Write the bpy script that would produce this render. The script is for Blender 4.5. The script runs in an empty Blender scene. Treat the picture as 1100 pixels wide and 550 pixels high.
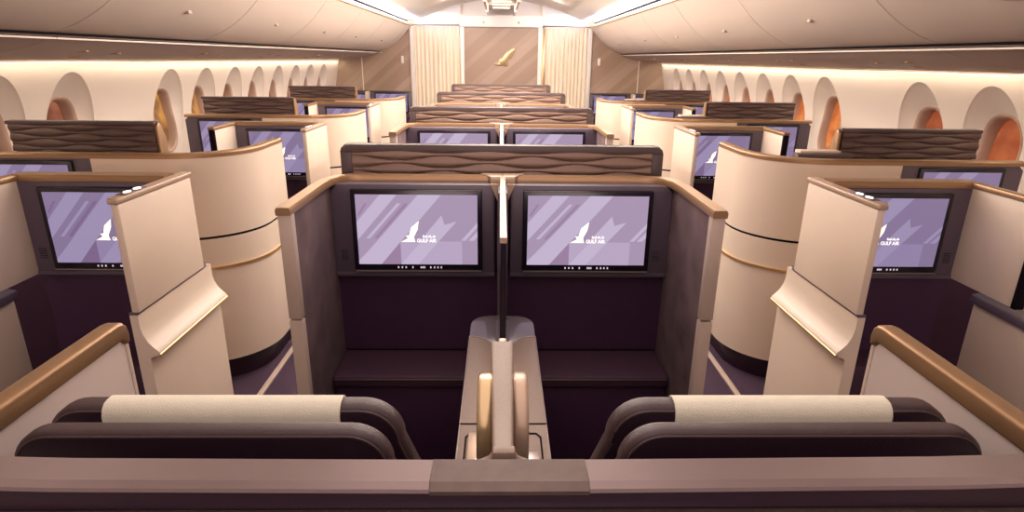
import bpy, bmesh, math, random
from mathutils import Vector, Matrix
random.seed(4)
SC = bpy.context.scene
COL = SC.collection

# ------------------------------------------------------------------ camera
def setup_camera():
    f, pp, vp, roll = 640.0, (550, 275), (537.5, 62), 0.0125
    Y = Vector(((vp[0]-pp[0])/f, (vp[1]-pp[1])/f, 1.0)).normalized()
    h = Vector((1, roll, 0))
    up = Y.cross(h).normalized()
    if up[1] > 0: up = -up
    X = Y.cross(up)
    if X[0] < 0: X = -X
    right = Vector((X[0], Y[0], up[0])); down = Vector((X[1], Y[1], up[1])); fwd = Vector((X[2], Y[2], up[2]))
    cam = bpy.data.cameras.new('camera'); o = bpy.data.objects.new('camera', cam); COL.objects.link(o)
    cam.sensor_fit = 'HORIZONTAL'; cam.sensor_width = 36; cam.lens = f/1100*36
    cam.clip_start = 0.02
    m = Matrix((( right[0], -down[0], -fwd[0], -0.0115),
                ( right[1], -down[1], -fwd[1], 0.0),
                ( right[2], -down[2], -fwd[2], 1.6), (0, 0, 0, 1)))
    o.matrix_world = m
    SC.camera = o
setup_camera()

# ------------------------------------------------------------------ light
SC.view_settings.view_transform = 'Standard'; SC.view_settings.look = 'None'
SC.view_settings.gamma = 1; SC.view_settings.use_curve_mapping = False
SC.view_settings.exposure = 0.10
w = bpy.data.worlds.new('world'); SC.world = w; w.use_nodes = True
w.node_tree.nodes['Background'].inputs[0].default_value = (0.30, 0.22, 0.28, 1)
w.node_tree.nodes['Background'].inputs[1].default_value = 0.3
YB = 9.5                                         # the bulkhead
def area(name, loc, direction, sx, sy, power, color, along=(0, 1, 0)):
    l = bpy.data.lights.new(name, 'AREA'); l.shape = 'RECTANGLE'; l.size = sx; l.size_y = sy
    l.energy = power; l.color = color
    o = bpy.data.objects.new(name, l); COL.objects.link(o); o.location = loc
    # local -Z to direction, local Y along world Y
    z = -Vector(direction).normalized(); y = Vector(along).normalized()
    if abs(z.dot(y)) > .9: y = Vector((0, 0, 1))
    x = y.cross(z).normalized(); y = z.cross(x)
    o.rotation_euler = Matrix((x, y, z)).transposed().to_euler()
    return o
for s in (-1, 1):
    area('cove_light_source', (s*1.33, 5.6, 2.10), (-s*1, 0, .55), .05, 4.4, 105, (1.0, .89, .79))
    area('cove_light_source', (s*1.33, .3, 2.10), (-s*1, 0, .75), .05, 5.0, 5, (1.0, .82, .74))
    area('cove_light_source', (s*1.30, 8.55, 2.12), (-s*1, 0, .8), .05, 1.7, 24, (.55, .66, 1.0))
    area('wall_wash_source', (s*2.557, .5, 1.541), (s*.1, 0, -1), .03, 5.0, 5.2, (1.0, .86, .70))
    area('wall_wash_source', (s*2.483, 6.23, 1.541), (s*.1, 0, -1), .03, 6.4, 6.5, (1.0, .86, .70), (-s*.148, 6.5, 0))
area('ceiling_wash_source', (0, 5.9, 2.36), (0, 0, -1), 1.2, 6.0, 180, (1.0, .86, .76))
area('ceiling_wash_source', (0, -.2, 2.36), (0, 0, -1), 1.2, 5.4, 34, (1.0, .82, .76))
area('entry_light_source', (0, 8.6, 2.28), (0, -1, -.8), 1.6, .3, 12, (1.0, .86, .74))
area('rear_fill_source', (0, -3.6, 1.75), (0, 1, -.02), 3.4, .7, 50, (1.0, .79, .78))  # added fill behind the camera, brightens the faces turned to it

# ------------------------------------------------------------------ materials
def srgb(r, g, b):
    return tuple((c/255/12.92 if c/255 <= .04045 else ((c/255+.055)/1.055)**2.4) for c in (r, g, b)) + (1,)
MATS = {}
def mat(name, col, rough=.5, metal=0, emit=None, es=1, noise=0, nscale=30, bump=0, bscale=200, coat=0, spec=.5):
    m = bpy.data.materials.new(name); m.use_nodes = True
    nt = m.node_tree; p = nt.nodes['Principled BSDF']
    p.inputs['Base Color'].default_value = col
    p.inputs['Roughness'].default_value = rough; p.inputs['Metallic'].default_value = metal
    p.inputs['Specular IOR Level'].default_value = spec
    p.inputs['Coat Weight'].default_value = coat
    tc = nt.nodes.new('ShaderNodeTexCoord')
    if noise:
        n = nt.nodes.new('ShaderNodeTexNoise'); n.inputs['Scale'].default_value = nscale; n.inputs['Detail'].default_value = 6
        nt.links.new(tc.outputs['Object'], n.inputs['Vector'])
        mx = nt.nodes.new('ShaderNodeMixRGB'); mx.blend_type = 'MULTIPLY'; mx.inputs[0].default_value = 1
        r = nt.nodes.new('ShaderNodeMapRange'); r.inputs[3].default_value = 1-noise; r.inputs[4].default_value = 1+noise
        nt.links.new(n.outputs['Fac'], r.inputs[0]); nt.links.new(r.outputs[0], mx.inputs[2])
        mx.inputs[1].default_value = col; nt.links.new(mx.outputs[0], p.inputs['Base Color'])
    if bump:
        n = nt.nodes.new('ShaderNodeTexNoise'); n.inputs['Scale'].default_value = bscale; n.inputs['Detail'].default_value = 3
        nt.links.new(tc.outputs['Object'], n.inputs['Vector'])
        b = nt.nodes.new('ShaderNodeBump'); b.inputs['Strength'].default_value = bump; b.inputs['Distance'].default_value = .002
        nt.links.new(n.outputs['Fac'], b.inputs['Height']); nt.links.new(b.outputs[0], p.inputs['Normal'])
    if emit:
        p.inputs['Emission Color'].default_value = emit; p.inputs['Emission Strength'].default_value = es
    MATS[name] = m
    return m
mat('laminate', (.72, .59, .48, 1), .42, noise=.03, nscale=6)
mat('laminate_lip', (.70, .58, .48, 1), .35)
mat('bin_plastic', (.72, .61, .52, 1), .5, noise=.02, nscale=3)
mat('panel_plastic', (.46, .36, .31, 1), .55)
mat('wall_plastic', (.76, .65, .56, 1), .5)
mat('ceiling_plastic', (.80, .73, .64, 1), .6)
mat('bronze', (.36, .215, .115, 1), .38, .55)
mat('gold_trim', (.80, .55, .27, 1), .28, .8)
mat('gold_gloss', (.55, .40, .22, 1), .22, .55)
mat('champagne', (.50, .36, .27, 1), .35, .3)
mat('slate', (.110, .082, .112, 1), .42)
mat('dark_frame', (.085, .054, .054, 1), .45)
mat('bezel', (.012, .008, .018, 1), .22)
mat('bezel_line', (.40, .33, .33, 1), .3, .6)
mat('mark', (.6, .5, .6, 1), .5, emit=(.8, .7, .85, 1), es=.6)
mat('grille', (.05, .037, .05, 1), .7)
mat('aubergine', (.046, .012, .046, 1), .65, noise=.15, nscale=20)
mat('ottoman_fabric', (.055, .019, .042, 1), .7, bump=.3, bscale=300)
mat('textile', (.150, .095, .105, 1), .9, noise=.75, nscale=9, bump=.6, bscale=260)
mat('partition_shaded', (.50, .41, .38, 1), .6, noise=.04, nscale=8)  # cream greyed down, shade put into the colour
mat('post_paint', (.52, .41, .35, 1), .45)
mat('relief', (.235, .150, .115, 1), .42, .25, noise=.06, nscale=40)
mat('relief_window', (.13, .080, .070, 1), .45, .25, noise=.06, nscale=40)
mat('leather', (.022, .008, .018, 1), .38, bump=.35, bscale=420)
mat('leather_light', (.066, .040, .045, 1), .42, bump=.35, bscale=420)
mat('piping', (.08, .05, .055, 1), .4)
mat('cloth', (.80, .76, .63, 1), .85, noise=.05, nscale=25, bump=.5, bscale=500)
mat('carpet', (.050, .024, .052, 1), .95, noise=.4, nscale=60, bump=.6, bscale=400)
mat('bar_top', (.24, .18, .175, 1), .30, .35, noise=.05, nscale=30)
mat('bar_cap', (.12, .085, .075, 1), .35, .35, noise=.35, nscale=45)
mat('lacquer_shade', (.022, .008, .019, 1), .35)  # plinth and base finish; on the ledge back it stands for shade
mat('console_stone', (.27, .19, .15, 1), .5, noise=.18, nscale=220)
mat('smoked_glass', (.16, .13, .15, 1), .2, coat=.3)
mat('dark_screen', (.015, .008, .018, 1), .3)
mat('black', (.008, .004, .008, 1), .8, spec=.1)
mat('window_frame', (.50, .34, .26, 1), .4)
mat('curtain', (.86, .74, .57, 1), .8, noise=.04, nscale=60)
mat('cove_lamp', (1, 1, 1, 1), .5, emit=(.92, .94, 1.0, 1), es=2.6)
mat('wash_lamp', (1, 1, 1, 1), .5, emit=(1.0, .80, .52, 1), es=2.2)
mat('white_light', (1, 1, 1, 1), .4, emit=(1, .95, .9, 1), es=1.2)
mat('logo_white', (1, 1, 1, 1), .5, emit=(1.0, .97, .93, 1), es=1.05)
mat('logo_cream', (1, 1, 1, 1), .5, emit=(1.0, .93, .74, 1), es=.98)
def screen_mats(tag, k):
    for nm, c in (('base', (163, 143, 170)), ('light', (190, 174, 200)), ('dark', (150, 124, 154)), ('pale', (178, 160, 188))):
        c = srgb(*[a*b for a, b in zip(c, k)])
        mat('screen_%s_%s' % (tag, nm), (.01, .01, .012, 1), .25, emit=c, es=1)
screen_mats('centre', (1, 1, 1)); screen_mats('side', (.79, .78, .85))  # side screens: viewing-angle falloff put into a dimmer, bluer colour
def pane_mat(name, c1, c2, es):
    m = mat(name, (.05, .02, .01, 1), .15); nt = m.node_tree; p = nt.nodes['Principled BSDF']
    tc = nt.nodes.new('ShaderNodeTexCoord'); n = nt.nodes.new('ShaderNodeTexNoise'); n.inputs['Scale'].default_value = 7
    nt.links.new(tc.outputs['Object'], n.inputs['Vector'])
    r = nt.nodes.new('ShaderNodeValToRGB'); r.color_ramp.elements[0].position = .40; r.color_ramp.elements[0].color = c1
    r.color_ramp.elements[1].position = .66; r.color_ramp.elements[1].color = c2
    nt.links.new(n.outputs['Fac'], r.inputs[0]); nt.links.new(r.outputs[0], p.inputs['Emission Color'])
    p.inputs['Emission Strength'].default_value = es
pane_mat('pane_brown', (.13, .035, .02, 1), (.32, .11, .06, 1), 1)
pane_mat('pane_amber', (.16, .07, .025, 1), (.55, .25, .06, 1), 1)
pane_mat('pane_red', (.26, .05, .018, 1), (.42, .10, .03, 1), 1)
pane_mat('pane_orange', (.45, .10, .02, 1), (.85, .26, .06, 1), 1)
def bulk_mat():
    m = mat('bulkhead', (.4, .25, .2, 1), .5); nt = m.node_tree; p = nt.nodes['Principled BSDF']
    tc = nt.nodes.new('ShaderNodeTexCoord'); sp = nt.nodes.new('ShaderNodeSeparateXYZ')
    nt.links.new(tc.outputs['Object'], sp.inputs[0])
    def math_(op, a, b):
        n = nt.nodes.new('ShaderNodeMath'); n.operation = op
        for i, v in enumerate((a, b)):
            if isinstance(v, (int, float)): n.inputs[i].default_value = v
            else: nt.links.new(v, n.inputs[i])
        return n.outputs[0]
    d = math_('SUBTRACT', sp.outputs['Z'], math_('MULTIPLY', sp.outputs['X'], .85))
    fr = math_('FRACT', math_('MULTIPLY', d, .62), 0)
    r = nt.nodes.new('ShaderNodeValToRGB'); r.color_ramp.interpolation = 'CONSTANT'
    A, B, Cc = (.33, .22, .155, 1), (.375, .26, .185, 1), (.41, .29, .215, 1)
    e = r.color_ramp.elements; e[0].position = 0; e[0].color = A; e[1].position = .16; e[1].color = B
    for pos, c in ((.22, A), (.34, B), (.48, Cc), (.55, A), (.70, B), (.76, A), (.83, Cc), (.93, B)):
        q = e.new(pos); q.color = c
    nt.links.new(fr, r.inputs[0]); nt.links.new(r.outputs[0], p.inputs['Base Color'])
bulk_mat()

# ------------------------------------------------------------------ mesh helpers
class MB:
    def __init__(s): s.bm = bmesh.new(); s.mats = []
    def mi(s, m):
        if m not in s.mats: s.mats.append(m)
        return s.mats.index(m)
    def merge(s, b, m):
        i = s.mi(m); vm = {}
        for v in b.verts: vm[v] = s.bm.verts.new(v.co)
        for f in b.faces:
            try: nf = s.bm.faces.new([vm[v] for v in f.verts]); nf.material_index = i
            except ValueError: pass
        b.free()
    def box(s, x0, x1, y0, y1, z0, z1, m, bev=0, seg=2):
        b = bmesh.new(); bmesh.ops.create_cube(b, size=1)
        X0, X1 = min(x0, x1), max(x0, x1); Y0, Y1 = min(y0, y1), max(y0, y1); Z0, Z1 = min(z0, z1), max(z0, z1)
        for v in b.verts:
            v.co = Vector((X0 if v.co.x < 0 else X1, Y0 if v.co.y < 0 else Y1, Z0 if v.co.z < 0 else Z1))
        if bev: bmesh.ops.bevel(b, geom=list(b.edges), offset=bev, segments=seg, profile=.5, affect='EDGES', clamp_overlap=True)
        s.merge(b, m); return s
    def prism(s, pts, axis, a, bb, m, bev=0, seg=2):
        """outline pts in the two other axes, extruded along axis from a to bb"""
        b = bmesh.new()
        def P(p, t):
            return {'x': (t, p[0], p[1]), 'y': (p[0], t, p[1]), 'z': (p[0], p[1], t)}[axis]
        v0 = [b.verts.new(P(p, a)) for p in pts]; v1 = [b.verts.new(P(p, bb)) for p in pts]
        f0 = b.faces.new(v0); f1 = b.faces.new(v1[::-1]); n = len(pts)
        for i in range(n): b.faces.new((v0[i], v1[i], v1[(i+1) % n], v0[(i+1) % n]))
        bmesh.ops.recalc_face_normals(b, faces=b.faces)
        if bev:
            ed = list(set(list(f0.edges)+list(f1.edges)))
            bmesh.ops.bevel(b, geom=ed, offset=bev, segments=seg, profile=.5, affect='EDGES', clamp_overlap=True)
        s.merge(b, m); return s
    def sweep(s, path, prof, m, closed=False):
        """path: (x,y[,z]) plan points, prof: (n,z) closed outline, n to the left of travel"""
        i = s.mi(m); rings = []; N = len(path)
        for k in range(N):
            p = Vector(path[k][:2]); zz = path[k][2] if len(path[k]) > 2 else 0
            if closed: a, c = Vector(path[k-1][:2]), Vector(path[(k+1) % N][:2])
            else: a = Vector(path[max(k-1, 0)][:2]); c = Vector(path[min(k+1, N-1)][:2])
            d1 = (p-a).normalized() if (p-a).length > 1e-9 else None; d2 = (c-p).normalized() if (c-p).length > 1e-9 else None
            if d1 is None: d1 = d2
            if d2 is None: d2 = d1
            n1 = Vector((-d1.y, d1.x)); n2 = Vector((-d2.y, d2.x)); n = (n1+n2).normalized()
            n = n/max(.35, n.dot(n1))
            rings.append([s.bm.verts.new((p.x+n.x*q[0], p.y+n.y*q[0], q[1]+zz)) for q in prof])
        M = len(prof); fs = []
        for k in range(N if closed else N-1):
            A, B = rings[k], rings[(k+1) % N]
            for j in range(M): fs.append(s.bm.faces.new((A[j], A[(j+1) % M], B[(j+1) % M], B[j])))
        if not closed: fs.append(s.bm.faces.new(rings[0][::-1])); fs.append(s.bm.faces.new(rings[-1]))
        for f in fs: f.material_index = i
        bmesh.ops.recalc_face_normals(s.bm, faces=fs); return s
    def tube(s, pts, r, m, n=8):
        i = s.mi(m); rings = []
        pts = [Vector(p) for p in pts]
        for k, p in enumerate(pts):
            d = (pts[min(k+1, len(pts)-1)]-pts[max(k-1, 0)]).normalized()
            up = Vector((0, 0, 1)) if abs(d.z) < .95 else Vector((1, 0, 0))
            u = d.cross(up).normalized(); v = d.cross(u)
            rings.append([s.bm.verts.new(p+u*math.cos(t*2*math.pi/n)*r+v*math.sin(t*2*math.pi/n)*r) for t in range(n)])
        fs = []
        for a, b in zip(rings, rings[1:]):
            for j in range(n): fs.append(s.bm.faces.new((a[j], a[(j+1) % n], b[(j+1) % n], b[j])))
        fs.append(s.bm.faces.new(rings[0])); fs.append(s.bm.faces.new(rings[-1][::-1]))
        for f in fs: f.material_index = i
        bmesh.ops.recalc_face_normals(s.bm, faces=fs); return s
    def poly(s, pts, m):
        f = s.bm.faces.new([s.bm.verts.new(p) for p in pts]); f.material_index = s.mi(m); return s
    def build(s, name, parent=None, smooth=True, origin=None):
        me = bpy.data.meshes.new(name)
        if origin is not None:
            for v in s.bm.verts: v.co -= Vector(origin)
        s.bm.to_mesh(me); s.bm.free()
        for m in s.mats: me.materials.append(MATS[m])
        if smooth:
            me.shade_smooth(); me.set_sharp_from_angle(angle=math.radians(35))
        o = bpy.data.objects.new(name, me); COL.objects.link(o)
        if parent: o.parent = parent
        if origin is not None: o.location = origin
        return o
def tag(o, label=None, cat=None, group=None, kind=None):
    for k, v in (('label', label), ('category', cat), ('group', group), ('kind', kind)):
        if v: o[k] = v
    return o
def empty(name, loc=(0, 0, 0)):
    o = bpy.data.objects.new(name, None); COL.objects.link(o); o.location = loc; o.empty_display_size = .1; return o
def copy_tree(o, dx=0, dy=0, parent=None):
    c = o.copy(); COL.objects.link(c); c.parent = parent
    if parent is None: c.location = (o.location.x+dx, o.location.y+dy, o.location.z)
    for ch in [q for q in o.children]: copy_tree(ch, parent=c)
    return c
def struct(o): return tag(o, kind='structure')
def arc(cx, cy, r, a0, a1, n):
    return [(cx+r*math.cos(math.radians(a0+(a1-a0)*i/n)), cy+r*math.sin(math.radians(a0+(a1-a0)*i/n))) for i in range(n+1)]

# ------------------------------------------------------------------ the cabin shell
def taper(y): return 1-.058*min(1, max(0, (y-3)/6.5))
Y0 = -4.0
fl = MB().box(-2.85, 2.85, Y0-.1, YB+.6, -.1, 0, 'carpet'); struct(fl.build('floor'))
def wall_x(z):
    pts = [(0, 2.60), (.6, 2.72), (1.0, 2.70), (1.2, 2.668), (1.35, 2.632), (1.5, 2.598), (1.56, 2.585), (1.7, 2.55)]
    for (a, xa), (b, xb) in zip(pts, pts[1:]):
        if z <= b: return xa+(xb-xa)*(z-a)/(b-a)
    return pts[-1][1]
WY = [2.67, 3.23, 3.79]+[4.88+.556*k for k in range(8)]
ZC, HW, HZ = 1.095, .122, .228
def se(y, z, a, b): return (abs(y/a)**2.6+abs(z/b)**2.6)**(1/2.6)
def sstep(t): t = min(1, max(0, t)); return t*t*(3-2*t)
SD = .085
def wall_at(y, z): return wall_x(z)*taper(y)
def scoop_d(dy, z):
    e = math.hypot(dy/.215, (z-1.12)/.368)
    return (.012+(SD-.012)*sstep((z-.92)/.40))*min(1, max(0, (1.0-e)/.40))**.75
def build_wall(s):
    mb = MB(); bm = mb.bm; mi = mb.mi('wall_plastic')
    zs = [0, .2, .4, .6, .72]+[.72+.0215*i for i in range(1, 39)]+[1.60, 1.7]
    CW = .255
    edges = [Y0]
    for w_ in WY: edges += [w_-CW, w_+CW]
    edges.append(YB+.05)
    zlo, zhi = 4, 4+38
    def strip(ya, yb, za, zb):
        n = max(1, int((yb-ya)/.12)); ys = [ya+(yb-ya)*i/n for i in range(n+1)]
        g = [[bm.verts.new((s*wall_at(y, zs[j]), y, zs[j])) for j in range(za, zb+1)] for y in ys]
        for i in range(n):
            for j in range(zb-za): bm.faces.new((g[i][j], g[i+1][j], g[i+1][j+1], g[i][j+1])).material_index = mi
    for a, b in zip(edges[0::2], edges[1::2]):
        if b-a > .001: strip(a, b, 0, len(zs)-1)
    for w_ in WY:
        strip(w_-CW, w_+CW, 0, zlo); strip(w_-CW, w_+CW, zhi, len(zs)-1)
        Z0, Z1 = zs[zlo], zs[zhi]; nb = 24
        bd = [(CW, zs[j]) for j in range(zlo, zhi)]+[(CW-2*CW*i/nb, Z1) for i in range(nb)]+[(-CW, zs[j]) for j in range(zhi, zlo, -1)]+[(-CW+2*CW*i/nb, Z0) for i in range(nb)]
        rings = []
        cols = []
        for (by, bz) in bd:
            d = (by, bz-1.12)
            def solve(fn):
                lo, hi = 0.0, 1.0
                for _ in range(24):
                    m = (lo+hi)/2
                    if fn(d[0]*m, 1.12+d[1]*m) < 1: lo = m
                    else: hi = m
                return lo
            ta = solve(lambda y, z: se(y, z-ZC, HW, HZ)); te = solve(lambda y, z: math.hypot(y/.215, (z-1.12)/.368))
            ts = [ta+(te*.93-ta)*k/10 for k in range(11)]+[te*(.93+.07*k/6) for k in range(1, 7)]+[te+(1-te)*k/3 for k in range(1, 4)]
            cols.append([bm.verts.new((s*(wall_at(w_+d[0]*t, 1.12+d[1]*t)+scoop_d(d[0]*t, 1.12+d[1]*t)), w_+d[0]*t, 1.12+d[1]*t)) for t in ts])
        for a, b in zip(cols, cols[1:]+cols[:1]):
            for k in range(len(a)-1): bm.faces.new((a[k], b[k], b[k+1], a[k+1])).material_index = mi
    bmesh.ops.remove_doubles(bm, verts=bm.verts, dist=.0004)
    bmesh.ops.recalc_face_normals(bm, faces=bm.faces)
    struct(mb.build('wall_left' if s < 0 else 'wall_right'))
for s in (-1, 1): build_wall(s)
wn = 0
for s in (-1, 1):
    for k, y in enumerate(WY):
        wn += 1; t = taper(y); xw = 2.70*t
        def ring(x, a, b, n=40):
            out = []
            for i in range(n):
                th = 2*math.pi*i/n; c, sn = math.cos(th), math.sin(th)
                r = 1/(abs(c)**2.6+abs(sn)**2.6)**(1/2.6)
                out.append((x, a*c*r, ZC+b*sn*r))
            return out
        def scoop(yy, z):
            return wall_at(y+yy, z)+scoop_d(yy, z)
        mb = MB(); mi = mb.mi('window_frame')
        rs = []
        for (dx, a, b) in ((.004, .146, .254), (-.008, .140, .247), (-.010, .132, .239), (.0, .121, .228), (.050, .113, .220)):
            rr = ring(0, a, b)
            rs.append([mb.bm.verts.new((s*(scoop(p[1], p[2])+dx), p[1], p[2])) for p in rr])
        for a, b in zip(rs, rs[1:]):
            for i in range(len(a)): f = mb.bm.faces.new((a[i], a[(i+1) % len(a)], b[(i+1) % len(a)], b[i])); f.material_index = mi
        fr = mb.build('window_%d' % wn, origin=(0, 0, 0)); fr.location = (0, y, 0); struct(fr)
        mb = MB()
        pm = ('pane_brown' if y < 4.5 else ('pane_amber' if k in (3, 4) else 'pane_brown')) if s < 0 else ('pane_red' if y < 4.5 else 'pane_orange')
        mb.poly([(s*(scoop(p[1], p[2])+.048), p[1], p[2]) for p in ring(0, .116, .223)], pm)
        mb.build('pane', fr, smooth=False)

# bulkhead, posts, header
mb = MB()
for s in (-1, 1):
    mb.box(s*1.33, s*2.75, YB, YB+.05, 0, 2.0, 'bulkhead')
mb.box(-.575, .575, YB, YB+.05, 0, 2.03, 'bulkhead')
struct(mb.build('wall_front'))
mb = MB().box(-1.32, 1.32, YB+.5, YB+.55, 0, 2.5, 'wall_plastic'); struct(mb.build('wall_front'))
mb = MB().box(-2.85, 2.85, Y0-.06, Y0, 0, 2.5, 'panel_plastic'); struct(mb.build('wall_rear'))
tn = 0
def trim(mb):
    global tn
    tn += 1; return struct(mb.build('trim_%d' % tn))
for x in (-1.335, 1.335, -.585, .585):
    trim(MB().box(x-.03, x+.03, YB-.03, YB+.06, 0, 2.035, 'ceiling_plastic', .006))
for s in (-1, 1):
    trim(MB().box(s*2.10-.006, s*2.10+.006, YB-.008, YB, 0, 1.62, 'ceiling_plastic'))
trim(MB().box(-.62, .62, YB-.05, YB+.08, 2.03, 2.19, 'ceiling_plastic', .012))
for s in (-1, 1):       # upper filler between curtain head and vault
    trim(MB().prism([(s*.60, 2.06), (s*1.36, 2.05), (s*1.40, 2.13), (s*1.16, 2.15), (s*.67, 2.36), (s*.60, 2.40)], 'y', YB-.02, YB+.06, 'ceiling_plastic'))
trim(MB().box(-.62, .62, YB+.02, YB+.06, 2.15, 2.5, 'ceiling_plastic'))
# vault
dome = [(-1.40, 2.115), (-1.28, 2.125), (-1.16, 2.155), (-.95, 2.245), (-.67, 2.335), (-.35, 2.40), (0, 2.42)]
dome = dome+[(-x, z) for x, z in dome[-2::-1]]
mb = MB(); prof = dome+[(x, z+.04) for x, z in dome[::-1]]
mb.prism(prof, 'y', Y0, YB+.1, 'ceiling_plastic'); struct(mb.build('ceiling'))
# cove rail trims and lamps
for s in (-1, 1):
    mb = MB().prism([(s*1.325, 2.035), (s*1.345, 2.03), (s*1.36, 2.05), (s*1.345, 2.062), (s*1.325, 2.06)], 'y', Y0, YB-.02, 'gold_trim'); trim(mb)
    mb = MB().prism([(s*1.342, 2.045), (s*1.62, 2.05), (s*1.62, 2.16), (s*1.60, 2.16), (s*1.60, 2.075), (s*1.342, 2.060)], 'y', Y0, YB-.02, 'ceiling_plastic'); trim(mb)
    o = MB().box(s*1.352, s*1.50, Y0+.05, YB-.1, 2.064, 2.076, 'cove_lamp', .004).build('cove_light_strip')
    tag(o, 'thin bright cove light strip above the %s overhead bins' % ('left' if s < 0 else 'right'), 'light', 'cove light strips')
    o = MB().prism([(s*(2.555), 1.552), (s*2.50, 1.55), (s*2.50, 1.545), (s*2.555, 1.545)], 'y', Y0+.05, 3.0, 'wash_lamp')
    b = o.bm; pts = []
    # tapering run of the strip beyond y=3
    for y in (3.0, 9.45):
        pts.append([(s*2.555*taper(y), y, 1.552), (s*2.50*taper(y), y, 1.55), (s*2.50*taper(y), y, 1.545), (s*2.555*taper(y), y, 1.545)])
    o.poly([pts[0][2], pts[1][2], pts[1][3], pts[0][3]], 'wash_lamp')
    tag(o.build('wall_light_strip'), 'long warm light strip washing down the %s window wall' % ('left' if s < 0 else 'right'), 'light', 'wall light strips')

# overhead bins: one thing each
BS = [1.35, 2.60, 3.85, 5.05, 6.25, 7.5, 9.15]
bin_prof = [(1.835, 1.672), (1.73, 1.705), (1.62, 1.762), (1.514, 1.843), (1.42, 1.94), (1.345, 2.03)]
def fine(pr, n=4):
    out = []
    for i in range(len(pr)-1):
        p0 = pr[max(i-1, 0)]; p1 = pr[i]; p2 = pr[i+1]; p3 = pr[min(i+2, len(pr)-1)]
        for k in range(n):
            t = k/n
            out.append(tuple(.5*((2*p1[j])+(-p0[j]+p2[j])*t+(2*p0[j]-5*p1[j]+4*p2[j]-p3[j])*t*t+(-p0[j]+3*p1[j]-3*p2[j]+p3[j])*t**3) for j in (0, 1)))
    return out+[pr[-1]]
bp = fine(bin_prof)
ordn = ['nearest visible', 'second', 'third', 'fourth', 'fifth', 'last']
for s in (-1, 1):
    side = 'left' if s < 0 else 'right'
    def body(y0, y1):
        outl = [(s*x, z) for x, z in bp]+[(s*1.60, 2.045), (s*1.95, 2.0), (s*2.0, 1.70)]
        return MB().prism(outl, 'y', y0, y1, 'bin_plastic')
    trim(body(Y0, 1.345))
    for i in range(len(BS)-1):
        o = body(BS[i]+.004, BS[i+1]-.004).build('overhead_bin')
        where = {0: 'next to the camera end', 5: 'touching the front bulkhead'}.get(i, 'counting from the camera end')
        tag(o, '%s cream curved overhead bin on the %s side, %s' % (ordn[i], side, where), 'overhead bin', 'overhead bins')
        ym = (BS[i]+BS[i+1])/2
        lt = MB()
        zc_, xc_ = 1.80, 1.565
        lt.box(s*(xc_-.012), s*(xc_+.012), ym-.018, ym+.018, zc_-.012, zc_+.004, 'panel_plastic', .004)
        lt.build('latch', o)
    trim(body(9.158, YB-.01))
    # service panels under the bins
    def ptaper(x, y): return x*(1-(1-taper(y))*max(0, (x-2.0)/.56))
    pp = fine([(1.83, 1.655), (1.915, 1.625), (2.13, 1.582), (2.36, 1.562), (2.56, 1.556)], 3)
    segs = [Y0]+BS+[YB-.01]
    for i in range(len(segs)-1):
        y0, y1 = segs[i]+.002, segs[i+1]-.002
        mb = MB(); mi = mb.mi('panel_plastic')
        n = 4; rows = []
        for q in range(n+1):
            y = y0+(y1-y0)*q/n
            lo = [mb.bm.verts.new((s*ptaper(x, y), y, z)) for x, z in pp]
            hi = [mb.bm.verts.new((s*ptaper(x, y), y, z+.03)) for x, z in [(1.80, 1.635)]+[(x, z) for x, z in pp[3:]]]
            rows.append(lo+hi[::-1])
        for a, b in zip(rows, rows[1:]):
            for j in range(len(a)): mb.bm.faces.new((a[j], a[(j+1) % len(a)], b[(j+1) % len(a)], b[j])).material_index = mi
        mb.bm.faces.new(rows[0]); mb.bm.faces.new(rows[-1][::-1])
        bmesh.ops.recalc_face_normals(mb.bm, faces=mb.bm.faces)
        # white lip along the gap
        mb.box(s*1.806, s*1.834, y0, y1, 1.650, 1.657, 'wall_plastic')
        if i == 0 or i == len(segs)-2: trim(mb); continue
        o = mb.build('service_panel')
        tag(o, 'grey-beige service panel with reading lights beneath the %s %s-side overhead bin' % (ordn[i-1], side), 'service panel', 'service panels under the bins')
        ym = (y0+y1)/2
        for dy, x in ((-.16, 2.02), (-.02, 2.16), (.14, 2.05)):
            zz = next(pp[k][1]+(pp[k+1][1]-pp[k][1])*(x-pp[k][0])/(pp[k+1][0]-pp[k][0]) for k in range(len(pp)-1) if pp[k][0] <= x <= pp[k+1][0])
            m2 = MB(); c = arc(s*ptaper(x, ym), ym+dy, .028, 0, 360, 15)[:-1]
            m2.prism(c, 'z', zz-.003, zz+.01, 'bronze', .001); m2.build('reading_light', o)
    # dark gap strip between bin and panel
    trim(MB().prism([(s*1.815, 1.656), (s*1.87, 1.656), (s*1.87, 1.690), (s*1.815, 1.674)], 'y', Y0, YB-.02, 'black'))

# centre ceiling channel near the bulkhead
o = MB().box(-.21, -.175, 7.2, YB-.05, 2.19, 2.33, 'champagne', .004).box(.175, .21, 7.2, YB-.05, 2.19, 2.33, 'champagne', .004)\
    .box(-.175, .175, 7.2, YB-.05, 2.27, 2.30, 'bin_plastic').build('ceiling_channel')
tag(o, 'recessed bronze-sided ceiling channel above the centre bulkhead panel', 'ceiling fixture')
for i in range(3):
    MB().box(-.12, .12, 8.0+i*.5, 8.03+i*.5, 2.255, 2.27, 'wash_lamp', .003).build('lamp', o)
for x in (-.22, .30):
    o = MB().prism(arc(x-.04, 2.095, .016, 0, 360, 12)[:-1], 'y', YB-.066, YB-.05, 'champagne', .004).build('ceiling_sensor')
    tag(o, 'small round sensor on the cream header, %s of centre' % ('left' if x < 0 else 'right'), 'sensor', 'header sensors')

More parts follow.
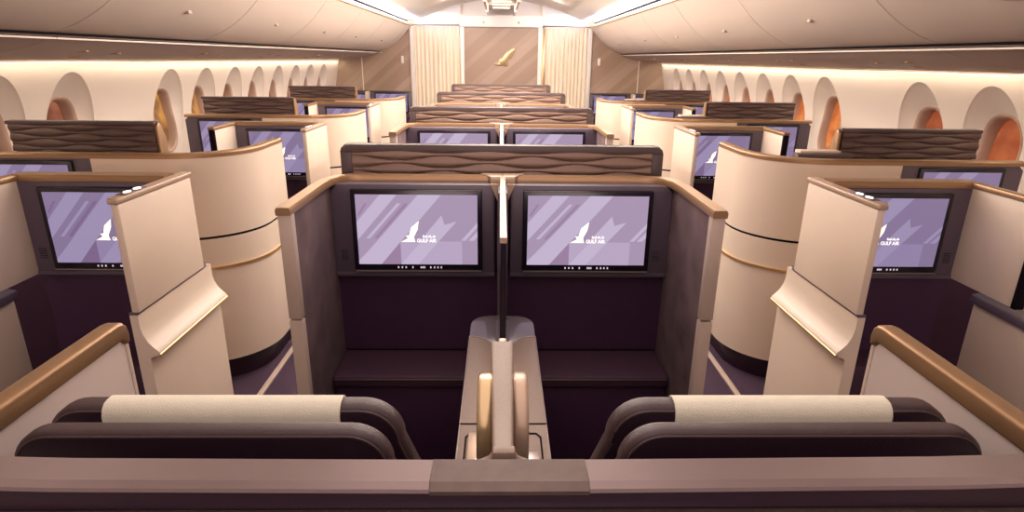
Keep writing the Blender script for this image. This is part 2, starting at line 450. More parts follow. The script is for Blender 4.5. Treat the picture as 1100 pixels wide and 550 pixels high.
# curtains
def curtain(x0, x1, label):
    mb = MB(); mi = mb.mi('curtain'); n = 150; prev = None; A = []
    for i in range(n+1):
        t = i/n; x = x0+(x1-x0)*t
        y = .010*math.sin(t*2*math.pi*11+.6*math.sin(t*9))+.003*math.sin(t*41)
        A.append((x, YB+.03+y))
    zs = [0.03, .7, 1.4, 2.025]
    g = [[mb.bm.verts.new((a[0], a[1], z)) for z in zs] for a in A]; g2 = [[mb.bm.verts.new((a[0], a[1]+.006, z)) for z in zs] for a in A]
    for i in range(n):
        for j in range(3):
            mb.bm.faces.new((g[i][j], g[i+1][j], g[i+1][j+1], g[i][j+1])).material_index = mi
            mb.bm.faces.new((g2[i][j+1], g2[i+1][j+1], g2[i+1][j], g2[i][j])).material_index = mi
        mb.bm.faces.new((g[i][3], g[i+1][3], g2[i+1][3], g2[i][3]))
        mb.bm.faces.new((g[i][0], g2[i][0], g2[i+1][0], g[i+1][0]))
    for i in (0, n):
        for j in range(3): mb.bm.faces.new((g[i][j], g[i][j+1], g2[i][j+1], g2[i][j]))
    c = mb.build('curtain'); tag(c, label, 'curtain', 'aisle curtains')
    MB().box(min(x0, x1)-.01, max(x0, x1)+.01, YB+.015, YB+.045, 2.025, 2.045, 'ceiling_plastic').build('curtain_rail', c)
curtain(-1.30, -.62, 'cream pleated curtain closing the left aisle')
curtain(.655, 1.30, 'cream pleated curtain closing the right aisle')
o = MB().box(.60, .66, YB+.0, YB+.03, 0, 2.02, 'gold_gloss', .004); trim(o)
# bulkhead handles and emblem
for s in (-1, 1):
    o = MB().box(s*1.49-.022, s*1.49+.022, YB-.03, YB, 1.50, 1.61, 'ceiling_plastic', .012, 3).build('bulkhead_latch')
    tag(o, 'small cream oval latch on the %s bulkhead panel' % ('left' if s < 0 else 'right'), 'latch', 'bulkhead latches')
BIRD = [(-.49, -.37), (-.28, -.27), (-.20, -.20), (-.32, -.12), (-.24, -.10), (-.10, -.06), (-.02, .12), (.08, .26), (.20, .38), (.46, .50), (.50, .34), (.42, .38),
        (.47, .22), (.38, .24), (.42, .10), (.32, .10), (.34, -.02), (.20, -.06), (.16, -.20), (.18, -.42), (.08, -.50), (.0, -.42), (-.1, -.42), (-.23, -.45)]
o = MB().prism([(.049+.33*x, 1.603+.27*z) for x, z in BIRD], 'y', YB-.02, YB, 'gold_gloss', .003).build('falcon_emblem')
tag(o, 'gold flying falcon emblem mounted on the centre bulkhead panel', 'emblem')

# ------------------------------------------------------------------ monitors
def text_mesh(body, size):
    c = bpy.data.curves.new('t', 'FONT'); c.body = body; c.size = size; c.align_x = 'LEFT'; c.offset = .022
    o = bpy.data.objects.new('t', c); COL.objects.link(o)
    dg = bpy.context.evaluated_depsgraph_get(); me = bpy.data.meshes.new_from_object(o.evaluated_get(dg))
    vs = [(v.co.x, v.co.y) for v in me.vertices]; fs = [tuple(p.vertices) for p in me.polygons]
    bpy.data.objects.remove(o); bpy.data.curves.remove(c); bpy.data.meshes.remove(me)
    return vs, fs
TXT = text_mesh('GULF AIR', 1.0)
ARA = [[(0, 0), (0, .9)], [(.16, .9), (.16, .12), (.5, .12)], [(.5, .12), (.62, .5), (.75, .12)], [(.75, .12), (.95, .12), (.95, .55)], [(1.1, 0), (1.1, .9)],
       [(1.35, .12), (1.75, .12), (1.9, .5), (1.7, .6)], [(1.95, .12), (2.1, .12), (2.1, .95)], [(2.3, -.2), (2.5, .1), (2.45, .4)], [(2.7, .1), (3.1, .12), (3.1, .9)], [(3.1, .4), (3.4, .5), (3.45, .15), (3.1, .12)],
       [(1.55, .8), (1.66, .8)], [(.85, -.2), (.95, -.2)], [(2.72, .75), (2.82, .75)]]
def display_mb(cx, cz, W, H, y, tg):
    """screen facing -Y, artwork as thin raised layers"""
    mb = MB()
    def P(px, py, d): return (cx+((px-400)/690)*W, y-d, cz+((255-py)/370)*H)
    def Q(pts, d, m): mb.poly([P(a, b, d) for a, b in pts], m)
    b, l, dk, pl = ['screen_%s_%s' % (tg, n) for n in ('base', 'light', 'dark', 'pale')]
    Q([(55, 70), (745, 70), (745, 440), (55, 440)], 0, b)
    Q([(55, 215), (195, 70), (290, 70), (55, 310)], .0004, l)
    Q([(55, 440), (55, 420), (100, 380), (410, 70), (540, 70), (185, 440)], .0004, l)
    Q([(185, 440), (300, 318), (300, 440)], .0004, dk)
    Q([(300, 440), (455, 315), (655, 315), (655, 440)], .0004, pl)
    Q([(300, 440), (300, 315), (455, 315)], .0004, pl)
    Q([(410, 315), (540, 176), (556, 226), (626, 208), (520, 315)], .0005, l)
    Q([(300, 440), (420, 315), (520, 315), (400, 440)], .0006, l)
    Q([(105, 300), (290, 115), (311, 115), (126, 300)], .0005, l)
    Q([(150, 300), (333, 115), (354, 115), (171, 300)], .0006, dk)
    Q([(62, 175), (108, 115), (122, 115), (74, 180)], .0006, dk)
    Q([(650, 310), (745, 213), (745, 238), (676, 310)], .0005, l)
    Q([(692, 310), (745, 260), (745, 290), (724, 310)], .0005, l)
    # bird
    for poly in ([(410, 206), (402, 250), (378, 292), (362, 300), (352, 280), (366, 240)], [(333, 284), (362, 282), (378, 292), (386, 318), (368, 300), (345, 300)],
                 [(304, 318), (345, 298), (368, 300), (356, 318)], [(366, 302), (386, 318), (356, 318)]):
        Q(poly, .0009, 'logo_cream')
    # letters
    vs, fs = TXT; w = max(v[0] for v in vs); k = 112/w; ky = 26
    vv = [mb.bm.verts.new(P(396+v[0]*k, 319-v[1]*ky, .0010)) for v in vs]; mi = mb.mi('logo_white')
    for f in fs: mb.bm.faces.new([vv[i] for i in f]).material_index = mi
    for st in ARA:
        for (x0, y0), (x1, y1) in zip(st, st[1:]):
            a = Vector((432+x0*20, 293-y0*13)); c = Vector((432+x1*20, 293-y1*13)); d = (c-a).normalized(); n = Vector((-d.y, d.x))*1.7
            Q([a-n, c-n, c+n, a+n], .0010, 'logo_white')
    for f in mb.bm.faces:      # normals towards the viewer
        f.normal_update()
        if f.normal.y > 0: f.normal_flip()
    return mb
def monitor(cx, zb, W, H, y, tg, parent):
    """black bezel with the picture, a control strip, a silver sill; thing > part > sub-part"""
    fw, cs = .018, .026
    zt = zb+H+cs
    m = MB().box(cx-W/2-fw, cx+W/2+fw, y-.016, y+.01, zb, zt+fw, 'bezel', .004)
    m.box(cx-W/2-fw+.004, cx+W/2+fw-.004, y-.020, y-.006, zb-.003, zb+.001, 'bezel_line')
    for px in (-118, -96, -74, -34, 14, 24, 34, 70, 92, 112, 132):
        xx = cx+px/690*W; m.box(xx-.0025, xx+.0025, y-.0172, y-.015, zb+.010, zb+.017, 'mark')
    o = m.build('monitor', parent)
    display_mb(cx, zb+cs+H/2, W, H, y-.0165, tg).build('display', o, smooth=False)
    return o

# ------------------------------------------------------------------ wavy relief panel facing -Y
def relief_mb(x0, x1, z0, z1, y, m, rows=4, period=.36, depth=.016, thick=.02):
    mb = MB(); mi = mb.mi(m); nx = int((x1-x0)/.006); nz = 56; g = []
    for i in range(nx+1):
        x = x0+(x1-x0)*i/nx; c = []
        lines = [(k/rows)+(.30/rows)*(1 if k % 2 else -1)*math.cos(2*math.pi*(x-x0)/period) for k in range(-1, rows+2)]
        for j in range(nz+1):
            t = j/nz; d = 0
            for a, b in zip(lines, lines[1:]):
                if a <= t <= b:
                    u = (t-a)/(b-a); d = (u**.55)*(1-u)**.9*1.6*min(1, (b-a)*rows*1.1); break
            c.append(mb.bm.verts.new((x, y-depth*d, z0+(z1-z0)*t)))
        g.append(c)
    for i in range(nx):
        for j in range(nz): mb.bm.faces.new((g[i][j], g[i+1][j], g[i+1][j+1], g[i][j+1])).material_index = mi
    mb.box(x0, x1, y+.001, y+thick, z0, z1, m)
    return mb

RIMZ = 1.17
# ------------------------------------------------------------------ centre twin shell (local to y = S of its screens)
S1 = 2.2
def centre_shell():
    S = S1
    root = empty('twin_suite_shell', (0, S, 0))
    def bl(mb, name, par=root, **k):
        o = mb.build(name, None, **k); o.parent = par; o.matrix_parent_inverse = Matrix(); 
        for v in o.data.vertices: v.co.y -= S
        return o
    hp = [(-.645, .782), (-.645, 1.12), (-.622, 1.148), (-.04, 1.148), (-.03, 1.13), (-.03, .782)]
    # monitor housings, one per seat
    for s in (-1, 1):
        q = [(-s*x if s > 0 else x, z) for x, z in hp]
        h = MB().prism(q, 'y', S, S+.074, 'slate', .006)
        h.box(s*.03, s*.645, S-.004, S+.02, .782, .800, 'slate', .004)
        ho = bl(h, 'monitor_housing')
        g = MB()
        gx = -.612 if s < 0 else .595
        for i in range(5): g.box(gx-.008+0, gx+.018, S-.003, S, .850+i*.009, .854+i*.009, 'grille')
        g.build('speaker_grille', ho)
        for v in ho.children[0].data.vertices: v.co.y -= S
    for s in (-1, 1):
        mo = monitor(s*.323, .812, .456, .274, S, 'centre', root)
        for ob in [mo]+list(mo.children):
            for v in ob.data.vertices: v.co.y -= S
    # rear wall, back face
    bl(MB().box(-.655, .655, S+.075, S+.10, .0, 1.15, 'aubergine').box(-.655, .655, S+.03, S+.075, .45, .79, 'aubergine'), 'recess_wall')
    # wings
    for s in (-1, 1):
        m = MB().prism([(S-.43, .0), (S-.43, 1.15), (S+.10, 1.15), (S+.10, 0)], 'x', s*.645, s*.662, 'textile')
        bl(m, 'side_wing')
        m = MB().prism([(S-.43, .0), (S-.43, 1.15), (S+.16, 1.15), (S+.16, 0)], 'x', s*.663, s*.674, 'laminate', .003)
        bl(m, 'outer_panel')
        m = MB().box(s*.634, s*.676, S-.462, S-.43, 0, .80, 'post_paint', .004).box(s*.634, s*.676, S-.462, S-.43, .806, 1.148, 'post_paint', .004)
        bl(m, 'end_post')
        # rim
        path = [(s*.656, S-.468), (s*.656, S-.10), (s*.650, S-.02), (s*.625, S+.045), (s*.585, S+.072), (s*.53, S+.078), (s*.035, S+.078)]
        prof = [(-.022, 1.146), (.022, 1.146), (.023, 1.160), (.019, 1.170), (-.019, 1.170), (-.023, 1.160)]
        bl(MB().sweep(path, prof, 'bronze'), 'rim')
    # bracket where the rims meet
    m = MB()
    for s in (-1, 1):
        m.prism([(s*.012, S+.03), (s*.045, S+.03), (s*.085, S+.105), (s*.0, S+.105), (0, S+.03)], 'z', 1.150, 1.174, 'champagne', .003)
        m.prism([(s*.014, 1.150), (s*.046, 1.150), (s*.020, 1.09), (s*.012, 1.09)], 'y', S-.004, S+.04, 'champagne')
    bl(m, 'rim_bracket')
    # relief panel behind
    P = S+.19
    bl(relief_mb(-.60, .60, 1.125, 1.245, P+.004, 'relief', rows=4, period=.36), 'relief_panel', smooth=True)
    out = [(-.648, 1.10)]+[(-.648, 1.235)]+[(-.62+.028*math.cos(math.radians(a)), 1.240+.028*math.sin(math.radians(a))) for a in (150, 120, 90)]
    out = out+[(-x, z) for x, z in out[::-1]]
    m = MB().prism(out, 'y', P+.02, P+.05, 'dark_frame', .004)
    m.box(-.648, -.60, P, P+.03, 1.10, 1.240, 'dark_frame', .006).box(.648, .60, P, P+.03, 1.10, 1.240, 'dark_frame', .006)
    m.prism([(-.648, 1.236), (-.642, 1.255), (-.62, 1.268), (.62, 1.268), (.642, 1.255), (.648, 1.236)], 'y', P-.002, P+.05, 'dark_frame', .004)
    m.box(-.64, .64, P+.02, P+.05, .2, 1.11, 'dark_frame')
    bl(m, 'panel_frame')
    # sliding privacy divider between the two seats
    dv = bl(MB().prism([(1.62, .76), (1.60, 1.105), (1.64, 1.125), (2.20, 1.15), (2.20, .76)], 'x', -.0095, .0095, 'dark_screen', .002), 'privacy_divider')
    bl(MB().box(-.018, .018, 2.06, 2.195, .0, 1.148, 'slate', .004), 'end_stile', dv)
    bl(MB().prism([(1.60, 1.105), (1.60, 1.122), (2.24, 1.174), (2.24, 1.152)], 'x', -.011, .011, 'champagne', .003), 'divider_cap', dv)
    for s in (-1, 1):
        a, b = sorted((s*.135, s*.64))
        o = bl(MB().box(a, b, S-.20, S+.025, .40, .452, 'ottoman_fabric', .014, 3), 'ottoman')
        bl(MB().tube([(a+.01, S-.204, .440), (b-.01, S-.204, .440)], .003, 'piping'), 'piping', o)
        bl(MB().box(a+.005, b-.005, S-.18, S+.02, .0, .40, 'aubergine', .005), 'ottoman_base', o)
    return root
cs = centre_shell()
ordr = ['nearest', 'second-nearest', 'third', 'farthest']
tag(cs, 'large foreground twin centre suite shell with two lit screens and wavy bronze panel', 'suite shell', 'centre suite shells')
shells = [cs]
for k, lab in ((1, 'twin centre suite shell directly beyond the large foreground one, only screen tops showing'),
               (2, 'twin centre suite shell third from the camera, between two other wavy panels'),
               (3, 'small farthest twin centre suite shell, in front of the centre bulkhead')):
    c = copy_tree(cs, 0, 1.9*k); c['label'] = lab

# ------------------------------------------------------------------ aisle-seat shell A (side pairs)
def aisle_shell(s):
    S = S1; side = 'left' if s < 0 else 'right'
    root = empty('aisle_suite_shell', (s*1.5, S, 0))
    O = Vector((s*1.5, S, 0))
    def bl(mb, name, par=root, **k):
        o = mb.build(name, None, **k); o.parent = par
        for v in o.data.vertices: v.co -= O
        return o
    ho = bl(MB().prism([(s*1.245, .782), (s*1.245, 1.148), (s*1.80, 1.148), (s*1.80, .782)], 'y', S, S+.06, 'slate', .006)
       .box(s*1.245, s*1.80, S-.004, S+.02, .782, .800, 'slate', .004), 'monitor_housing')
    g = MB()
    for i in range(5): g.box(s*1.755-.013, s*1.755+.013, S-.003, S, .850+i*.009, .854+i*.009, 'grille')
    bl(g, 'speaker_grille', ho)
    mo = monitor(s*1.470, .812, .453, .274, S, 'side', root)
    for ob in [mo]+list(mo.children):
        for v in ob.data.vertices: v.co -= O
    bl(MB().box(s*1.26, s*1.80, S+.065, S+.09, 0, 1.15, 'aubergine').box(s*1.26, s*1.80, S+.03, S+.065, .45, .79, 'aubergine')
       .box(s*1.30, s*1.79, S-.12, S+.06, 0, .45, 'ottoman_fabric', .012), 'recess_wall')
    bl(MB().box(s*1.25, s*1.795, S+.09, S+.12, 0, 1.15, 'laminate'), 'rear_face')
    bl(MB().sweep([(s*1.25, S+.045), (s*1.80, S+.045)], [(-.045, 1.148), (.026, 1.148), (.027, 1.165), (.022, 1.172), (-.042, 1.172), (-.046, 1.162)] if s > 0 else
                  [(.045, 1.148), (-.026, 1.148), (-.027, 1.165), (-.022, 1.172), (.042, 1.172), (.046, 1.162)], 'bronze'), 'rim')
    # divider towards the window seat
    d = bl(MB().box(s*1.79, s*1.815, S-.30, S+.06, .785, 1.150, 'laminate', .004), 'side_divider')
    bl(MB().box(s*1.785, s*1.82, S-.318, S-.30, .785, 1.155, 'black', .003), 'front_edge', d)
    bl(MB().box(s*1.783, s*1.825, S-.318, S+.07, 1.150, 1.171, 'bronze', .005), 'divider_cap', d)
    # privacy panel on the aisle: upper leaf + lower cabinet
    pn = bl(MB().box(s*1.203, s*1.229, S-.362, S+.095, .782, 1.150, 'laminate', .005), 'privacy_panel')
    capo = [(s*1.199, S-.358), (s*1.205, S-.367), (s*1.232, S-.367), (s*1.240, S-.352), (s*1.240, S+.10), (s*1.199, S+.10)]
    cp = bl(MB().prism(capo, 'z', 1.150, 1.170, 'champagne', .005), 'panel_cap', pn)
    lp = bl(MB().box(s*1.204, s*1.235, S-.315, S-.185, 1.1695, 1.1725, 'slate', .001), 'switch_plate', pn)
    for q in (-.278, -.222):
        bl(MB().prism([(s*(1.2195)+.010*math.cos(t), S+q+.017*math.sin(t)) for t in [i*math.pi/6 for i in range(12)]], 'z', 1.1725, 1.175, 'white_light'), 'switch', pn)
    pr = [(1.213, .773), (1.213, .725), (1.208, .70), (1.196, .672), (1.178, .650), (1.166, .640), (1.163, .630), (1.170, .622), (1.19, .618), (1.198, .61), (1.200, 0), (1.240, 0), (1.240, .773)]
    y0, y1 = S-.36, S+.165
    cab = MB(); i0 = cab.mi('laminate'); i1 = cab.mi('laminate_lip')
    V0 = [cab.bm.verts.new((s*x, y0, z)) for x, z in pr]; V1 = [cab.bm.verts.new((s*x, y1, z)) for x, z in pr]
    for i in range(len(pr)):
        j = (i+1) % len(pr); f = cab.bm.faces.new((V0[i], V0[j], V1[j], V1[i])); f.material_index = i1 if 1 <= i <= 5 else i0
    cab.bm.faces.new(V0[::-1]); cab.bm.faces.new(V1); bmesh.ops.recalc_face_normals(cab.bm, faces=cab.bm.faces)
    cb = bl(cab, 'cabinet')
    bl(MB().tube([(s*1.166, y0, .625), (s*1.166, y1, .625)], .006, 'gold_trim', 10), 'grip_edge', cb)
    c = [(s*1.211, y0-.002), (s*1.211, y1-.06)]+[(s*(1.271-.06*math.cos(math.radians(a))), y1-.06+.075*math.sin(math.radians(a))) for a in (20, 45, 70, 90)]+[(s*1.36, y1+.015), (s*1.36, S+.09), (s*1.240, S+.09), (s*1.240, y0-.002)]
    bl(MB().prism(c, 'z', .773, .781, 'slate', .001), 'ledge', cb)
    return root
# ------------------------------------------------------------------ window-seat shell B with the curved aisle drum
def window_shell(s, first):
    S = 2.70
    root = empty('window_suite_shell', (s*1.8, S, 0)); O = Vector((s*1.8, S, 0))
    def bl(mb, name, par=root, **k):
        o = mb.build(name, None, **k); o.parent = par
        for v in o.data.vertices: v.co -= O
        return o
    # plan path of the aisle drum, from the inner edge to the aisle end
    R = .33
    pth = [(1.845, S), (1.70, S)]+[(1.53-.33*math.sin(math.radians(a)), S+R-R*math.cos(math.radians(a))) for a in range(0, 91, 6)]+[(1.20, S+.45), (1.20, S+.60)]
    pth = [(s*x, y) for x, y in pth]
    def pf(n0, n1, z0, z1): # positive n = inside
        k = -1 if s < 0 else 1
        k = -k
        return [(k*n0, z0), (k*n0, z1), (k*n1, z1), (k*n1, z0)]
    end = pth
    bl(MB().sweep(end, pf(0, .03, .778, 1.150), 'laminate'), 'upper_panel')
    bl(MB().sweep(pth, pf(.006, .03, .762, .780), 'black'), 'shadow_gap')
    lo = bl(MB().sweep(pth, pf(0, .03, .625, .765), 'laminate').sweep(pth, pf(0, .03, .125, .616), 'laminate'), 'lower_panel')
    bl(MB().sweep(pth, pf(-.008, .01, .614, .627), 'gold_trim'), 'trim_band', lo)
    bl(MB().sweep(pth, pf(.05, .08, 0, .13), 'lacquer_shade'), 'plinth')
    # rim: bronze over drum and window shell
    k = -1 if s > 0 else 1
    rp = [(s*2.42, S)]+pth
    bl(MB().sweep(rp, [(k*-.002, 1.150), (k*-.002, 1.166), (k*.004, 1.172), (k*.048, 1.172), (k*.052, 1.166), (k*.052, 1.150)], 'bronze'), 'rim')
    # dark housing of the window seat's screen
    ho = bl(MB().prism([(s*1.845, .76), (s*1.845, 1.150), (s*2.40, 1.150), (s*2.42, 1.13), (s*2.42, .76)], 'y', S+.004, S+.06, 'slate', .005), 'monitor_housing')
    mo = monitor(s*2.125, .872, .365, .225, S+.004, 'side', root)
    for ob in [mo]+list(mo.children):
        for v in ob.data.vertices: v.co -= O
    bl(MB().box(s*1.845, s*2.42, S+.03, S+.06, 0, .765, 'aubergine'), 'recess_wall')
    # relief panel of the window seat
    P = S+.30
    a, b = (s*1.70, s*2.42); a, b = min(a, b), max(a, b)
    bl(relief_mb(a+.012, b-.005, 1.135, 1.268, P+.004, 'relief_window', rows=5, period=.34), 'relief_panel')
    bl(MB().box(a, b, P+.024, P+.05, .6, 1.272, 'dark_frame', .005).box(a, b, P-.006, P+.05, 1.264, 1.282, 'dark_frame', .005), 'panel_frame')
    # bronze-edged return at the aisle end of the relief panel
    x = s*1.695
    bl(MB().prism([(P-.006, .9), (P-.006, 1.262), (P+.01, 1.280), (P+.03, 1.27), (P+.06, 1.20), (P+.075, .9)], 'x', x-s*.010, x+s*.006, 'bronze', .006), 'panel_return')
    # pale ledge running behind the drum
    if s > 0: bl(MB().box(1.46, 1.66, S+.20, S+.26, 1.150, 1.186, 'laminate', .003).box(1.42, 1.69, S+.14, S+.20, 1.14, 1.178, 'dark_frame', .003), 'side_ledge')
    return root
names = ['foreground', 'second-row', 'third-row', 'farthest']
for s in (-1, 1):
    side = 'left' if s < 0 else 'right'
    A = aisle_shell(s); B = window_shell(s, True)
    la = ['large %s foreground aisle suite shell with lit screen and cream privacy panel' % side,
          '%s aisle suite shell with lit screen just beyond the curved foreground cream drum' % side,
          'small third %s aisle suite shell, screen partly behind cream curved panel' % side]
    lb = ['large curved cream drum shell with gold band, %s of foreground centre suite' % side,
          'second curved cream %s-side shell, beyond the second aisle screen' % side,
          'third small curved cream shell along the %s windows' % side]
    for k in range(3):
        o = A if k == 0 else copy_tree(A, 0, 1.9*k)
        tag(o, la[k], 'suite shell', 'aisle suite shells')
    for k in range(3):
        o = B if k == 0 else copy_tree(B, -s*.048*k, 1.9*k)
        tag(o, lb[k], 'suite shell', 'window suite shells')
    # low monitor unit fixed on the bulkhead, facing the front row
    r = empty('bulkhead_monitor_unit', (0, 9.38, 0))
    MB().box(s*1.37, s*2.30, 0, .10, .72, 1.085, 'slate', .006).build('housing', r)
    MB().box(s*1.38, s*2.29, .04, .10, 0, .72, 'aubergine').build('recess_wall', r)
    MB().box(s*1.365, s*2.305, -.01, .105, 1.085, 1.10, 'dark_frame', .004).build('rim', r)
    MB().box(s*1.985, s*2.015, -.20, 0, .72, 1.10, 'laminate', .004).build('side_divider', r)
    monitor(s*1.66, .775, .47, .26, 0, 'side', r); monitor(s*2.15, .83, .22, .19, 0, 'side', r)
    tag(r, 'distant dark monitor unit fixed to the bulkhead, %s of the curtains' % side, 'monitor unit', 'bulkhead monitor units')
    # side console by the foreground aisle seat
    r = empty('console_cabinet', (s*1.795, 1.7, 0))
    MB().prism([(s*-.015, -.65), (s*-.015, .33), (s*.0, .385), (s*.04, .40), (s*.20, .40), (s*.20, -.65)], 'z', .735, .765, 'slate', .006).build('top', r)
    MB().box(s*.005, s*.20, -.64, .37, .40, .735, 'laminate', .006).build('cabinet', r)
    MB().box(s*.015, s*.20, -.62, .36, 0, .40, 'lacquer_shade', .004).build('plinth', r)
    tag(r, 'low side console with dark top at the %s edge, below the cream divider' % side, 'console', 'side consoles')
    # aisle floor strip
    o = MB().box(s*1.19-.014, s*1.19+.014, 1.2, 9.3, 0, .012, 'post_paint', .003)
    tag(o.build('floor_strip'), 'thin pale floor strip along the %s aisle' % side, 'floor strip', 'aisle floor strips')
    # seat-side rail wall of the foreground centre seat
    r = empty('low_partition', (s*.718, .7, 0))
    MB().prism([(-.35, .02), (-.35, 1.100), (.300, 1.100), (.312, 1.085), (.318, .6), (.318, .02)], 'x', -.012, .012, 'partition_shaded', .003).build('panel', r)
    MB().box(-.013, .013, .312, .322, .02, 1.085, 'post_paint', .002).build('front_edge', r)
    MB().prism([(-.36, 1.098), (-.36, 1.128), (-.355, 1.133), (.295, 1.133), (.312, 1.130), (.322, 1.120), (.326, 1.104), (.324, 1.086), (.314, 1.086), (.302, 1.098)], 'x', -.017, .017, 'bronze', .006, 3).build('rail_cap', r)
    tag(r, 'low cream side partition with bronze cap beside the %s foreground seat' % side, 'partition', 'foreground side partitions')

# ------------------------------------------------------------------ foreground seats
def seat(s):
    side = 'left' if s < 0 else 'right'
    r = empty('passenger_seat', (s*.415, .75, 0))
    def rounded(hw_top, hw_bot, z0, z1, rr, n=8):
        L = [(-hw_bot-.01, z0), (-hw_bot-.006, z1-rr-.055), (-hw_top, z1-rr)]
        L += [(-hw_top+rr-rr*math.cos(math.radians(a)), z1-rr+rr*math.sin(math.radians(a))) for a in [90*i/n for i in range(1, n+1)]]
        return L+[(-x, z) for x, z in L[::-1]]
    y = .028
    b = MB().prism(rounded(.262, .278, .50, 1.114, .060), 'y', y-.018, y+.016, 'leather_light', .010, 4).build('backrest', r)
    MB().prism(rounded(.254, .270, .52, 1.105, .053), 'y', y-.0195, y-.01, 'leather', .002, 2).build('rear_panel', b)
    MB().tube([(x, y-.0185, z) for x, z in rounded(.255, .271, .60, 1.106, .054)], .0018, 'piping').build('piping', b)
    # headrest cover draped over the backrest top
    pr = [(y-.0250, 1.03), (y-.0240, 1.100), (y-.020, 1.110), (y-.013, 1.1165), (y-.005, 1.1180), (y+.006, 1.1180), (y+.014, 1.114), (y+.0195, 1.103), (y+.0195, .86)]
    inn = [(y-.0220, 1.03), (y-.0212, 1.099), (y-.0175, 1.108), (y-.0115, 1.1140), (y-.004, 1.1152), (y+.005, 1.1152), (y+.012, 1.1115), (y+.0165, 1.102), (y+.0165, .86)]
    cx0, cx1 = (-.170, .172) if s < 0 else (-.165, .160)
    MB().prism(pr+inn[::-1], 'x', cx0, cx1, 'cloth').build('headrest_cover', r)
    y2 = -.044
    c = MB().prism(rounded(.258, .288, .50, 1.119, .058), 'y', y2-.016, y2+.014, 'leather_light', .009, 4).build('rear_cushion', r)
    MB().prism(rounded(.250, .280, .52, 1.111, .052), 'y', y2-.0175, y2-.008, 'leather', .002, 2).build('rear_panel', c)
    MB().tube([(x, y2-.0165, z) for x, z in rounded(.251, .281, .60, 1.112, .053)], .0017, 'piping').build('piping', c)
    MB().box(-.25, .25, .04, .58, .33, .47, 'leather', .04, 4).build('seat_cushion', r)
    MB().box(-.24, .24, -.02, .52, 0, .33, 'lacquer_shade', .01).build('base', r)
    tag(r, 'dark leather seat back with cream headrest cover, %s foreground seat' % side, 'seat', 'foreground seats')
seat(-1); seat(1)

# centre console between the seats
r = empty('seat_console', (0, 1.3, 0))
def con_outline(w, y0, y1, rr):
    return [(-w, y0-1.3), (-w, y1-rr-1.3)]+[(-w+rr*1.0-rr*math.cos(math.radians(a)), y1-rr+rr*math.sin(math.radians(a))-1.3) for a in (20, 40, 60, 75, 90)]+\
           [(w-rr+rr*math.cos(math.radians(a)), y1-rr+rr*math.sin(math.radians(a))-1.3) for a in (90, 75, 60, 40, 20)]+[(w, y1-rr-1.3), (w, y0-1.3)]
MB().prism(con_outline(.104, .72, 1.90, .07), 'z', 0, .735, 'console_stone', .004).build('body', r)
tp = MB().prism([(-.106, -.60), (-.106, .43), (-.07, .424), (-.02, .38), (-.02, -.60)], 'z', .735, .752, 'console_stone', .003)
tp.prism([(.106, -.60), (.106, .43), (.07, .424), (.02, .38), (.02, -.60)], 'z', .735, .752, 'console_stone', .003)
tp.box(-.022, .022, -.60, .56, .735, .750, 'slate')
tp = tp.build('top', r)
MB().prism(con_outline(.106, 1.66, 1.905, .07), 'z', .735, .7485, 'smoked_glass', .003).build('glass_table', r)
ed = MB()
for s in (-1, 1):
    ed.tube([(s*.106, .43, .753), (s*.085, .428, .753), (s*.05, .410, .753), (s*.022, .382, .753)], .0016, 'bezel_line')
    ed.tube([(s*.1055, -.6, .752), (s*.1055, .43, .752)], .0016, 'bezel_line')
ed.build('edge_trim', tp)
for s in (-1, 1):
    h = MB().box(s*.012, s*.107, -.052, -.048, .7515, .7535, 'black')
    h.sweep([(s*.088, -.30), (s*.088, -.105), (s*.078, -.09), (s*.02, -.09)], [(-.002, .7515), (.002, .7515), (.002, .754), (-.002, .754)], 'black')
    h.build('stowage_outline', tp)
    MB().box(s*.03, s*.062, -.085, -.078, .753, .757, 'bezel_line', .001).build('stowage_latch', tp)
hs = MB().box(-.082, -.03, -.235, -.10, .753, .765, 'champagne', .004).box(-.058, -.046, -.185, -.11, .765, .768, 'slate')
hs = hs.build('handset', None); hs.location = (0, 1.3, 0)
MB().poly([(-.075+x*.04+.015, -.205+z*.04, .7662) for x, z in BIRD], 'white_light').build('falcon_mark', hs, smooth=False)
tag(hs, 'small beige control handset with falcon mark on the console, left of divider', 'handset')
hs = MB().box(.032, .080, -.235, -.17, .753, .763, 'bezel_line', .004).build('seat_control'); hs.location = (0, 1.3, 0)
tag(hs, 'small silver-grey seat control plate on the console, right of divider', 'control')
tag(r, 'beige centre console with rounded smoked glass end between the foreground seats', 'console')

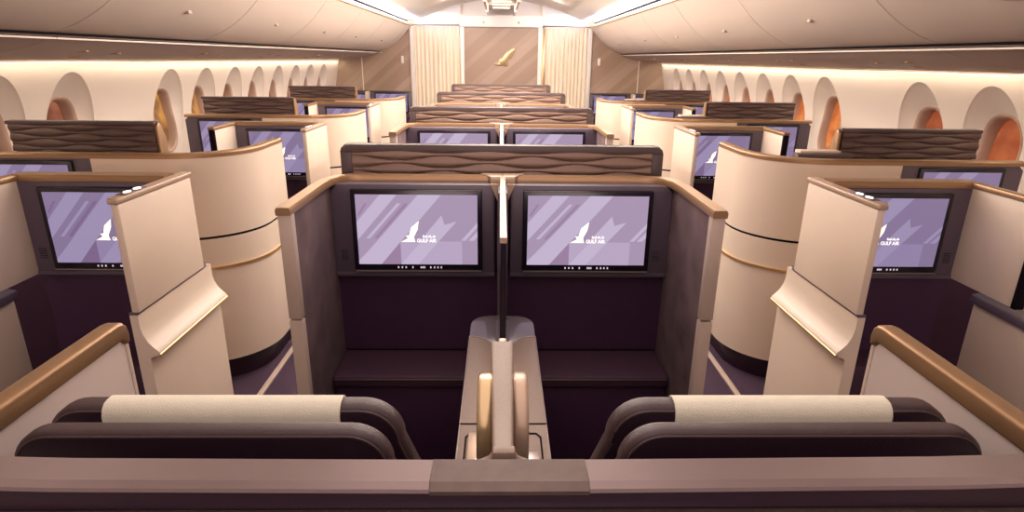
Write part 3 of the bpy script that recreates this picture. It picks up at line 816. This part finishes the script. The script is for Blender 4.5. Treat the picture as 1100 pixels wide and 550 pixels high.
# short fixed partition rising from the near bar
r = empty('winged_partition', (0, .7, 0))
m = MB()
m.prism([(-.15, .70), (-.15, 1.186), (-.12, 1.172), (-.08, 1.162), (.0, 1.155), (.20, 1.150), (.225, 1.13), (.23, .75)], 'x', -.0145, .0145, 'console_stone', .005, 3)
for v in m.bm.verts: v.co.x = v.co.x*(.80+.55*min(1, (v.co.y+.15)/.38))-.006
m.build('panel', r)
MB().prism([(-.044, 1.15), (-.040, 1.181), (-.030, 1.184), (-.022, 1.188), (-.0185, 1.194), (-.017, 1.200), (.006, 1.200), (.0075, 1.194), (.011, 1.188), (.019, 1.184), (.029, 1.181), (.033, 1.15)], 'y', -.163, -.150, 'console_stone', .002).build('flared_foot', r)
MB().box(-.012, .002, .225, .245, .76, 1.135, 'champagne', .003).build('end_stop', r)
for s in (-1, 1):
    xs = (-.042, -.0195) if s < 0 else (.0095, .031)
    zt = 1.155
    ol = [(.07+.075*math.cos(math.radians(a)), zt-.075+.075*math.sin(math.radians(a))) for a in range(0, 181, 15)]+[(-.005, .86), (.145, .86)]
    MB().prism(ol, 'x', xs[0], xs[1], 'gold_gloss' if s < 0 else 'champagne', .005, 3).build('rounded_wing', r)
tag(r, 'upright beige partition with two rounded gold wings, rising behind the near bar', 'partition')

# near bar: back of the camera's own row
r = empty('ledge_bar', (0, .5, 0))
for s in (-1, 1):
    pth = [(s*.0795, -.013), (s*.45, -.009), (s*.80, .004)]
    k = 1 if s < 0 else -1
    MB().sweep(pth, [(-.001, 1.190), (-.003, 1.192), (-.002, 1.196), (.004, 1.201), (.036, 1.202), (.038, 1.190)] if s > 0 else
               [(.001, 1.190), (.003, 1.192), (.002, 1.196), (-.004, 1.201), (-.036, 1.202), (-.038, 1.190)], 'bar_top').build('top_rail', r)
MB().prism([(-.0165, 1.190), (-.017, 1.195), (-.010, 1.2015), (.023, 1.2025), (.025, 1.190)], 'x', -.079, .079, 'bar_cap').build('centre_cap', r)
MB().box(-.80, .80, -.006, .022, .1, 1.192, 'lacquer_shade', .002).build('back_panel', r)  # back turned from the lamps: its shade is put into the dark colour
MB().box(-.80, .80, -.022, -.006, .90, 1.166, 'bar_cap', .003).build('lower_band', r)
tag(r, 'long brown ledge bar with dark back spanning the bottom foreground', 'ledge')
